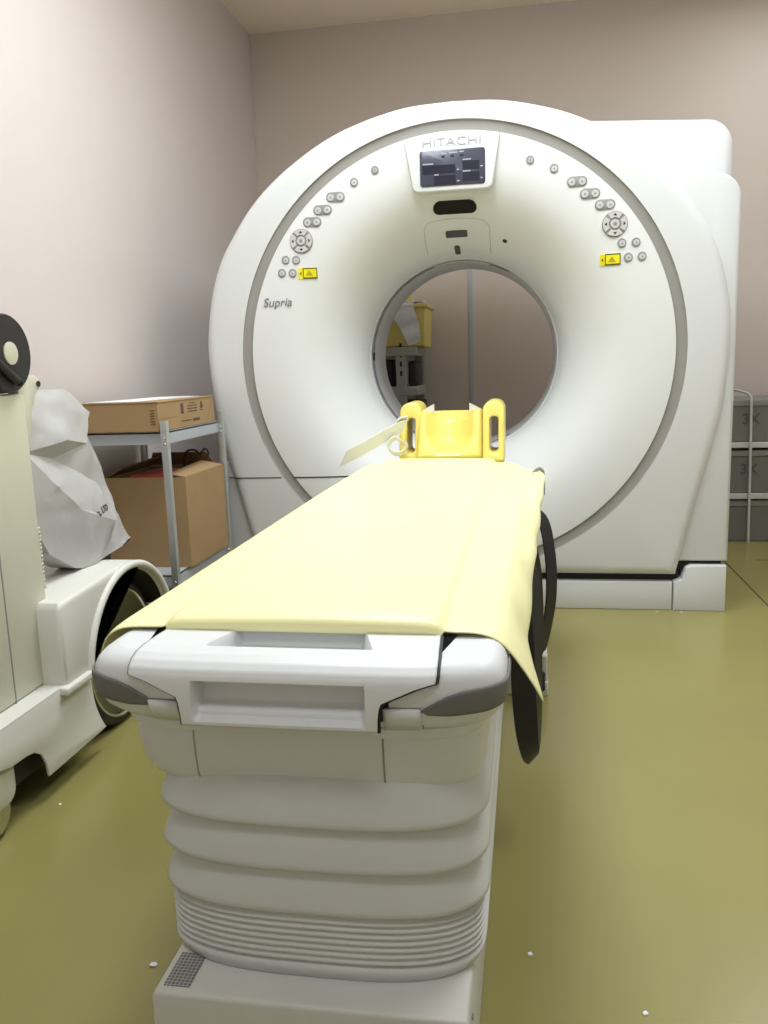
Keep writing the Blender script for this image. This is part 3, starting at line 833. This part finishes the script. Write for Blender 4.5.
# cable reel on top of the column
RYc, RZc, RR = -1.523, 1.026, .088
rl = xp(lathe_x('cable_reel', [(-1.12, .02), (-1.12, RR * .97), (-1.10, RR), (-.885, RR), (-.866, RR * .985), (-.862, RR * .95), (-.861, .02)], RYc, RZc, M_reel, None))
sub(lathe_x('reel_cap', [(-.866, .026), (-.858, .025), (-.857, .021), (-.857, .001)], RYc + .005, RZc + .0, M_cream, None, 32), rl)
v, f = tube_vf([(-.854, RYc - .08, RZc - .004), (-.852, RYc - .03, RZc - .038), (-.852, RYc + .008, RZc - .062)], .009, 10)
sub(mesh('reel_lever', v, f, M_reel, None, 50), rl)
bm = bmesh.new(); bmesh.ops.create_uvsphere(bm, u_segments=12, v_segments=8, radius=.008, matrix=Matrix.Translation((-.851, RYc + .012, RZc - .065)))
sub(from_bm('lever_knob', bm, M_slot, None, 60), rl)
# bracket behind the column top
bk = xp(prism('hook_bracket', [(-1.465, .80), (-1.435, .83), (-1.420, .89), (-1.392, .937), (-1.378, .944), (-1.372, .954), (-1.376, .968), (-1.390, .976), (-1.43, .976), (-1.465, .966)], 'X', -.915, -.885, M_cream, None, .005))
bm = bmesh.new(); bmesh.ops.create_cone(bm, cap_ends=True, segments=14, radius1=.007, radius2=.007, depth=.004, matrix=Matrix.Translation((-.884, -1.385, .956)) @ Matrix.Rotation(PI / 2, 4, 'Y'))
sub(from_bm('bracket_hole', bm, M_dark, None), bk)
# coiled cable
P = []
for i in range(260):
    a = i / 260 * 2 * PI * 16; P.append((-.892 + .010 * math.cos(a), -1.452 + .010 * math.sin(a), .47 + .155 * i / 260))
xp(tube('coiled_cable', P, .0035, M_cream, None, 6))

# ------------------------------------------------------------------ plastic bag on the fender
BP = dict(A=(-1.385, .915, -.01), B=(-1.303, .928, -.005), C=(-1.165, .938, .0), D=(-1.115, .925, -.03), E=(-1.03, .821, -.035), F=(-.965, .70, -.03), G=(-.895, .57, -.03), H=(-.835, .449, -.02),
          I=(-.89, .434, .0), J=(-1.05, .50, .03), K=(-1.201, .432, .045), L=(-1.372, .533, .035), M=(-1.405, .627, .02), N=(-1.392, .79, .005),
          O=(-1.262, .81, .045), P=(-1.135, .79, .03), Q=(-1.065, .562, .058), R=(-1.28, .765, .012), S=(-1.11, .68, .03), T=(-1.33, .70, .05), U=(-1.25, .625, .062), V=(-.985, .60, .012), W=(-1.075, .87, .012),
          X=(-1.17, .605, .05), Y=(-1.22, .90, .02), Z=(-1.33, .86, .015))
FT = ['ABZ', 'BYZ', 'BCY', 'CWY', 'CDW', 'DEW', 'WEP', 'YWP', 'YPO', 'ZYO', 'AZN', 'ZON', 'NOR', 'ORP', 'NRT', 'RPS', 'RST', 'NTM', 'TSU', 'USX', 'TUM', 'EFP', 'PFS', 'FVS', 'FGV', 'SVQ', 'SQX', 'UXQ', 'MUL', 'ULK', 'UQK', 'QJK', 'QVJ', 'VGJ', 'GHJ', 'HIJ', 'JIK']
bm = bmesh.new(); vm = {}
for k_, (y, z, d) in BP.items(): vm[k_] = bm.verts.new((-.945 + d, y, z))
for t_ in FT: bm.faces.new([vm[c] for c in t_])
bmesh.ops.subdivide_edges(bm, edges=bm.edges[:], cuts=4, use_grid_fill=True)
from mathutils import noise
for q in bm.verts:
    n1 = noise.noise(q.co * 14); n2 = noise.noise(q.co * 38)
    q.co.x += .007 * n1 + .006 * abs(n2)
    q.co.x = min(q.co.x, -.878)
ed = [e for e in bm.edges if e.is_boundary]
ret = bmesh.ops.extrude_edge_only(bm, edges=ed)
nv = [g for g in ret['geom'] if isinstance(g, bmesh.types.BMVert)]
for q in nv: q.co.x -= .075; q.co.y += .004
bmesh.ops.edgeloop_fill(bm, edges=[g for g in ret['geom'] if isinstance(g, bmesh.types.BMEdge)])
for q in bm.verts: q.co.z = max(q.co.z, .464)
bag = from_bm('plastic_bag', bm, M_bag, None, 22)
tag(bag, 'crumpled pale grey plastic bag standing on the wheel fender of the x-ray unit', 'bag')
from mathutils.bvhtree import BVHTree
bvh = BVHTree.FromPolygons([v.co for v in bag.data.vertices], [tuple(p.vertices) for p in bag.data.polygons])
for t_, y_, z_, w_ in (('LTD', -1.112, .604, .046), ('o.', -1.152, .600, .02)):
    hit = bvh.ray_cast(Vector((-.5, y_, z_)), Vector((-1, 0, 0)))[0]
    o = text('bag_lettering', t_, .025, (0, 0, 0), M_kink, bag, rot=(PI / 2, -.06, PI / 2), width=w_, bold=.0003, depth=.0003)
    for q in o.data.vertices:
        h2 = bvh.ray_cast(Vector((-.5, q.co.y + y_, q.co.z + z_)), Vector((-1, 0, 0)))[0]
        q.co = Vector(((h2.x if h2 else hit.x) + .0012 + q.co.x, q.co.y + y_, q.co.z + z_))

# ------------------------------------------------------------------ steel shelf with cartons
S = empty('storage_shelf', (-1.08, -.33, 0))
tag(S, 'low grey steel shelf with bright posts beside the gantry', 'shelf')
def sp(o):
    o.parent = S; o.matrix_parent_inverse = Matrix.Translation((1.08, .33, 0)); return o
for (x, y, h) in ((-.93, -.60, .812), (-.93, -.075, .815), (-1.265, -.60, .81), (-1.265, -.075, .81)):
    pt = sp(prism('post', [(x - .011, y - .011), (x + .011, y - .011), (x + .011, y + .011), (x + .005, y + .011), (x + .005, y - .005), (x - .011, y - .005)] if y < -.3 else rrect(x - .012, x + .012, y - .012, y + .012, .003, 2), 'Z', 0, h, M_metal))
    bm = bmesh.new()
    for z in (.755, .735, .258, .238):
        bmesh.ops.create_uvsphere(bm, u_segments=10, v_segments=6, radius=.0045, matrix=Matrix.Translation((x + .002, y - .0115, z)))
    sub(from_bm('bolt_heads', bm, M_chrome, None, 60), pt)
for z in (.775, .278, .09):
    bm = bmesh.new()
    bbox_bm(bm, -1.262, -.938, -.592, -.082, z - .006, z)
    bbox_bm(bm, -1.262, -.938, -.592, -.588, z - .042, z - .001); bbox_bm(bm, -1.262, -.938, -.086, -.082, z - .042, z - .001)
    bbox_bm(bm, -1.262, -1.258, -.592, -.082, z - .042, z - .001); bbox_bm(bm, -.942, -.938, -.592, -.082, z - .042, z - .001)
    sp(from_bm('shelf_board', bm, M_shelf, None))

def carton(name, x0, x1, y0, y1, z0, z1, label, open_=False):
    e = empty(name, ((x0 + x1) / 2, (y0 + y1) / 2, z0)); tag(e, label, 'cardboard box', 'cartons on the steel shelf')
    inv = Matrix.Translation((-(x0 + x1) / 2, -(y0 + y1) / 2, -z0))
    def cp(o): o.parent = e; o.matrix_parent_inverse = inv; return o
    return e, cp
cA, cp = carton('cardboard_box', -1.225, -.945, -.605, -.10, .7765, .876, 'flat brown cardboard box with printed side lying on the top shelf')
body = cp(box('carton_body', -1.225, -.945, -.605, -.10, .7765, .874, M_card, None, .002, 1))
cp(box('lid_flap', -1.227, -1.088, -.607, -.098, .8735, .8765, M_card)); cp(box('lid_flap', -1.085, -.943, -.607, -.098, .8735, .8768, M_card))
# printing on the right-hand side
bm = bmesh.new()
for (y0, y1, z0, z1) in ((-.42, -.395, .825, .862), (-.36, -.27, .848, .852), (-.36, -.27, .838, .842), (-.36, -.27, .828, .832), (-.345, -.285, .858, .861), (-.42, -.33, .797, .801), (-.315, -.25, .793, .803), (-.245, -.215, .828, .832)):
    bbox_bm(bm, -.9455, -.9446, y0, y1, z0, z1)
sub(from_bm('side_print', bm, M_ink, None), body)
sub(prism('handling_mark', [(-.24, .836), (-.215, .836), (-.215, .846), (-.222, .862), (-.233, .862), (-.24, .846)], 'X', -.9455, -.9444, M_ink, None), body)
sub(box('flap_cut', -.9455, -.9445, -.60, -.46, .818, .8195, M_cardd), body)
sub(prism('flap_cut', [(-.115, .868), (-.112, .868), (-.165, .80), (-.168, .80)], 'X', -.9455, -.9445, M_cardd, None), body)
bm = bmesh.new()
for k in range(6): bbox_bm(bm, -.975, -.958, -.6062, -.6048, .80 + k * .009, .805 + k * .009)
sub(from_bm('front_print', bm, M_cardd, None), body)
pp = prism('paper_sheet', [(-1.215, -.585), (-1.04, -.59), (-.985, -.14), (-1.16, -.125)], 'Z', .8775, .879, M_paper)
tag(pp, 'white paper sheet lying on the flat cardboard box on the shelf', 'paper')

cB, cp = carton('cardboard_box', -1.235, -.922, -.478, -.10, .2795, .605, 'tall open brown carton with folded-out flaps on the lower shelf')
bm = bmesh.new()
bbox_bm(bm, -1.235, -.922, -.478, -.474, .2795, .605); bbox_bm(bm, -1.235, -.922, -.104, -.10, .2795, .605)
bbox_bm(bm, -1.235, -1.231, -.474, -.104, .2795, .605); bbox_bm(bm, -.926, -.922, -.474, -.104, .2795, .605); bbox_bm(bm, -1.231, -.926, -.474, -.104, .2795, .284)
cp(from_bm('carton_body', bm, M_card, None))
cp(mesh('carton_flap', [(-.923, -.474, .607), (-.923, -.104, .607), (-1.00, -.13, .628), (-1.00, -.45, .615), (-.924, -.474, .603), (-.924, -.104, .603), (-1.00, -.13, .624), (-1.00, -.45, .611)], [(0, 1, 2, 3), (7, 6, 5, 4), (0, 4, 5, 1), (1, 5, 6, 2), (2, 6, 7, 3), (3, 7, 4, 0)], M_card, None))
cp(mesh('carton_flap', [(-1.23, -.102, .606), (-.955, -.102, .606), (-.98, -.13, .66), (-1.20, -.13, .66), (-1.23, -.106, .606), (-.955, -.106, .606), (-.98, -.134, .66), (-1.20, -.134, .66)], [(0, 1, 2, 3), (7, 6, 5, 4), (0, 4, 5, 1), (1, 5, 6, 2), (2, 6, 7, 3), (3, 7, 4, 0)], M_cardd, None))
cp(mesh('carton_flap', [(-1.233, -.474, .606), (-1.233, -.104, .606), (-1.17, -.13, .65), (-1.17, -.45, .64), (-1.231, -.474, .602), (-1.231, -.104, .602), (-1.168, -.13, .646), (-1.168, -.45, .636)], [(0, 1, 2, 3), (7, 6, 5, 4), (0, 4, 5, 1), (1, 5, 6, 2), (2, 6, 7, 3), (3, 7, 4, 0)], M_cardd, None))
rf = box('folder', -1.14, -.985, -.465, -.25, .30, .6125, M_red, None, .004)
tag(rf, 'red folder poking out of the open carton on the lower shelf', 'folder')
cbl = tube('cable', catmull([(-1.06, -.16, .60), (-1.05, -.16, .66), (-1.01, -.17, .672), (-.985, -.175, .655), (-.975, -.18, .665), (-.955, -.19, .678), (-.945, -.19, .66), (-.955, -.19, .64)], 6), .004, M_strapk, None, 8)
tag(cbl, 'short black cable curling out of the open carton', 'cable')

# ------------------------------------------------------------------ right rear: wire rack with grey boxes
W = empty('wire_rack', (1.66, 1.5, 0))
tag(W, 'white wire rack behind the right side of the gantry', 'rack')
def wp(o):
    o.parent = W; o.matrix_parent_inverse = Matrix.Translation((-1.66, -1.5, 0)); return o
wp(tube('front_post', catmull([(1.28, 1.62, .795), (1.30, 1.40, .79), (1.355, 1.275, .775), (1.378, 1.255, .755), (1.383, 1.25, .71), (1.390, 1.25, .40), (1.396, 1.25, 0)], 6), .007, M_wire, None, 8))
wp(tube('front_post', [(2.05, 1.25, .76), (2.05, 1.25, 0)], .0095, M_wire, None, 8))
for x in (1.20, 2.05): wp(tube('rear_post', [(x, 1.74, .78), (x, 1.74, 0)], .0095, M_wire, None, 8))
for z in (.52, .255):
    wp(box('rack_shelf', 1.17, 2.08, 1.262, 1.74, z - .028, z, M_wire, None, .003, 1))
def grey(z0, z1, label, txt):
    e = empty('storage_box', (1.6, 1.5, z0)); tag(e, label, 'box', 'grey boxes on the wire rack')
    inv = Matrix.Translation((-1.6, -1.5, -z0))
    b = box('box_body', 1.19, 2.03, 1.285, 1.72, z0 + .001, z1 - .025, M_grey, None, .004, 1); b.parent = e; b.matrix_parent_inverse = inv
    l = box('box_lid', 1.185, 2.035, 1.278, 1.725, z1 - .032, z1, M_greyd, None, .004, 1); l.parent = e; l.matrix_parent_inverse = inv
    if txt: sub(text('box_print', txt, .075, (1.392, 1.2845, z1 - .10), mat('dim_ink', (84, 82, 78), .7), None, width=.085, bold=.002), b)
grey(.52, .735, 'grey lidded box marked with dark print, topmost on the wire rack', '3X')
grey(.255, .478, 'grey lidded box on the middle tier of the wire rack', '3X')
grey(0.0, .218, 'grey lidded box on the floor tier of the wire rack', None)

# ------------------------------------------------------------------ rack and yellow tub seen through the bore
B = empty('angle_rack', (-.60, 1.5, 0))
tag(B, 'grey perforated angle-steel rack seen through the scanner bore', 'rack')
def bpn(o):
    o.parent = B; o.matrix_parent_inverse = Matrix.Translation((.60, -1.5, 0)); return o
def upright(x, y):
    u = bpn(prism('rack_upright', [(x - .028, y - .022), (x + .028, y - .022), (x + .028, y + .022), (x + .024, y + .022), (x + .024, y - .018), (x - .028, y - .018)], 'Z', 0, 1.062, M_rack))
    for k in range(17, 21) if y < 1.5 else ():
        sub(box('upright_hole', x - .006, x + .006, y - .0228, y - .0216, .06 + k * .05, .06 + k * .05 + .026, M_dark), u)
for (x, y) in ((-.415, 1.38), (-.86, 1.38), (-.355, 1.70), (-.86, 1.70)): upright(x, y)
for z in (1.066, .85, .45):
    bpn(box('rack_shelf', -.90, -.325, 1.356, 1.73, z - .05, z, M_rack, None, .003, 1))
for (x0, x1, z0, z1, lb) in ((-.62, -.47, .852, 1.0, 'black equipment case left of the upright on the angle-steel rack'), (-.385, -.335, .852, .99, 'slim black equipment case right of the upright on the angle-steel rack'), (-.80, -.31, .452, .77, 'wide black equipment case on the lower board of the angle-steel rack')):
    o = box('equipment_case', x0, x1, 1.43, 1.66, z0, z1, M_reel, None, .012); tag(o, lb, 'case', 'black cases on the angle-steel rack')
T = empty('storage_tub', (-.5, 1.5, 1.066)); tag(T, 'pale yellow tub under clear film on the rack behind the bore', 'tub')
def tp(o):
    o.parent = T; o.matrix_parent_inverse = Matrix.Translation((.5, -1.5, -1.066)); return o
tp(prism('tub_body', [(-.70, 1.067), (-.282, 1.067), (-.272, 1.275), (-.715, 1.275)], 'Y', 1.37, 1.70, M_tub, None, .012, 3))
tp(box('tub_lid', -.725, -.262, 1.36, 1.71, 1.272, 1.292, M_tub, None, .006))
fl = tp(ribbon('film_wrap', [(-.40, 1.50, 1.3), (-.405, 1.365, 1.297), (-.40, 1.352, 1.26), (-.375, 1.346, 1.21), (-.36, 1.354, 1.17), (-.345, 1.345, 1.12), (-.335, 1.352, 1.08)], [(.07, 0, 0), (.07, 0, 0), (.065, .004, .01), (.058, -.006, .012), (.05, .006, .01), (.042, -.004, .01), (.03, 0, .01)], .003, M_film))
yb = mesh('yellow_pouch', [(-.57, 1.52, 1.295), (-.36, 1.52, 1.295), (-.36, 1.69, 1.295), (-.57, 1.69, 1.295), (-.44, 1.57, 1.43), (-.40, 1.57, 1.415), (-.40, 1.63, 1.41), (-.45, 1.63, 1.43)], [(0, 1, 5, 4), (1, 2, 6, 5), (2, 3, 7, 6), (3, 0, 4, 7), (4, 5, 6, 7), (3, 2, 1, 0)], M_head, None, 60)
tag(yb, 'peaked yellow pouch lying on top of the tub behind the bore', 'pouch')
pk = prism('paper_packet', [(-.40, 1.40), (-.29, 1.39), (-.285, 1.47), (-.39, 1.48)], 'Z', 1.3035, 1.312, M_paper, None)
tag(pk, 'thin white packet on the yellow tub behind the bore', 'packet')

# ------------------------------------------------------------------ crumbs on the floor
crumbs = [(.759, -.022, 'white crumb on the floor at the plinth seam, left of its pair'), (.849, -.018, 'white crumb on the floor at the plinth seam, right of its pair'),
          (.273, -1.984, 'white crumb on the floor right of the couch base'), (.443, -2.091, 'white crumb on the floor at the bottom right foreground'),
          (-.346, -2.087, 'larger white crumb on the floor left of the couch base'), (-.793, -1.62, 'white crumb on the floor beside the x-ray unit')]
for i, (x, y, l) in enumerate(crumbs):
    bm = bmesh.new(); bmesh.ops.create_icosphere(bm, subdivisions=1, radius=.0045 if i != 4 else .0065)
    for q in bm.verts: q.co = Vector((q.co.x * random.uniform(.8, 1.3), q.co.y * random.uniform(.8, 1.3), q.co.z * .4))
    o = from_bm('paper_crumb', bm, M_paper, None, 60); o.location = (x, y, .0018); tag(o, l, 'crumb', 'white crumbs on the floor')

# ------------------------------------------------------------------ lights
def area(name, loc, sx_, sy_, power, color=(1, 1, 1), rot=(0, 0, 0)):
    l = bpy.data.lights.new(name, 'AREA'); l.shape = 'RECTANGLE'; l.size = sx_; l.size_y = sy_; l.energy = power; l.color = color
    o = bpy.data.objects.new(name, l); o.location = loc; o.rotation_euler = rot; col.objects.link(o); return o
LC = (.84, .92, 1)
area('ceiling_lamp', (-.15, -1.05, ZC - .06), .6, 1.4, 42, LC)
area('ceiling_lamp', (1.15, -1.05, ZC - .06), .6, 1.4, 26, LC)
area('ceiling_lamp', (1.6, .9, ZC - .06), .4, .8, 11, LC)
area('ceiling_lamp', (.3, -3.3, ZC - .06), 1.2, .4, 16, LC)
for p_ in ((-.30, -.85), (1.15, -.85)):
    area('ceiling_up_fill', (p_[0], p_[1], ZC - .16), .6, 1.4, 9, LC, (PI, 0, 0))  # added upward fill that brightens the ceiling, no fixture of its own
w = bpy.data.worlds.new('World'); sc.world = w; w.use_nodes = True
w.node_tree.nodes['Background'].inputs[0].default_value = (.9, .92, 1, 1); w.node_tree.nodes['Background'].inputs[1].default_value = .1

# ------------------------------------------------------------------ camera
f_, yaw, pit, rol = 832.824, -.174517, .174842, -.034114
F = Vector((math.sin(yaw) * math.cos(pit), math.cos(yaw) * math.cos(pit), -math.sin(pit)))
R0 = F.cross(Vector((0, 0, 1))).normalized(); U0 = R0.cross(F)
R = R0 * math.cos(rol) + U0 * math.sin(rol); U = -R0 * math.sin(rol) + U0 * math.cos(rol)
cam = bpy.data.cameras.new('camera'); co = bpy.data.objects.new('camera', cam); col.objects.link(co)
Mx = Matrix((R, U, -F)).transposed().to_4x4(); Mx.translation = Vector((.272928, -3.236313, .973052)); co.matrix_world = Mx
cam.sensor_fit = 'VERTICAL'; cam.sensor_height = 24; cam.lens = f_ / 1024 * 24; cam.clip_start = .05
sc.camera = co
sc.view_settings.view_transform = 'Standard'; sc.view_settings.look = 'None'; sc.view_settings.exposure = 0
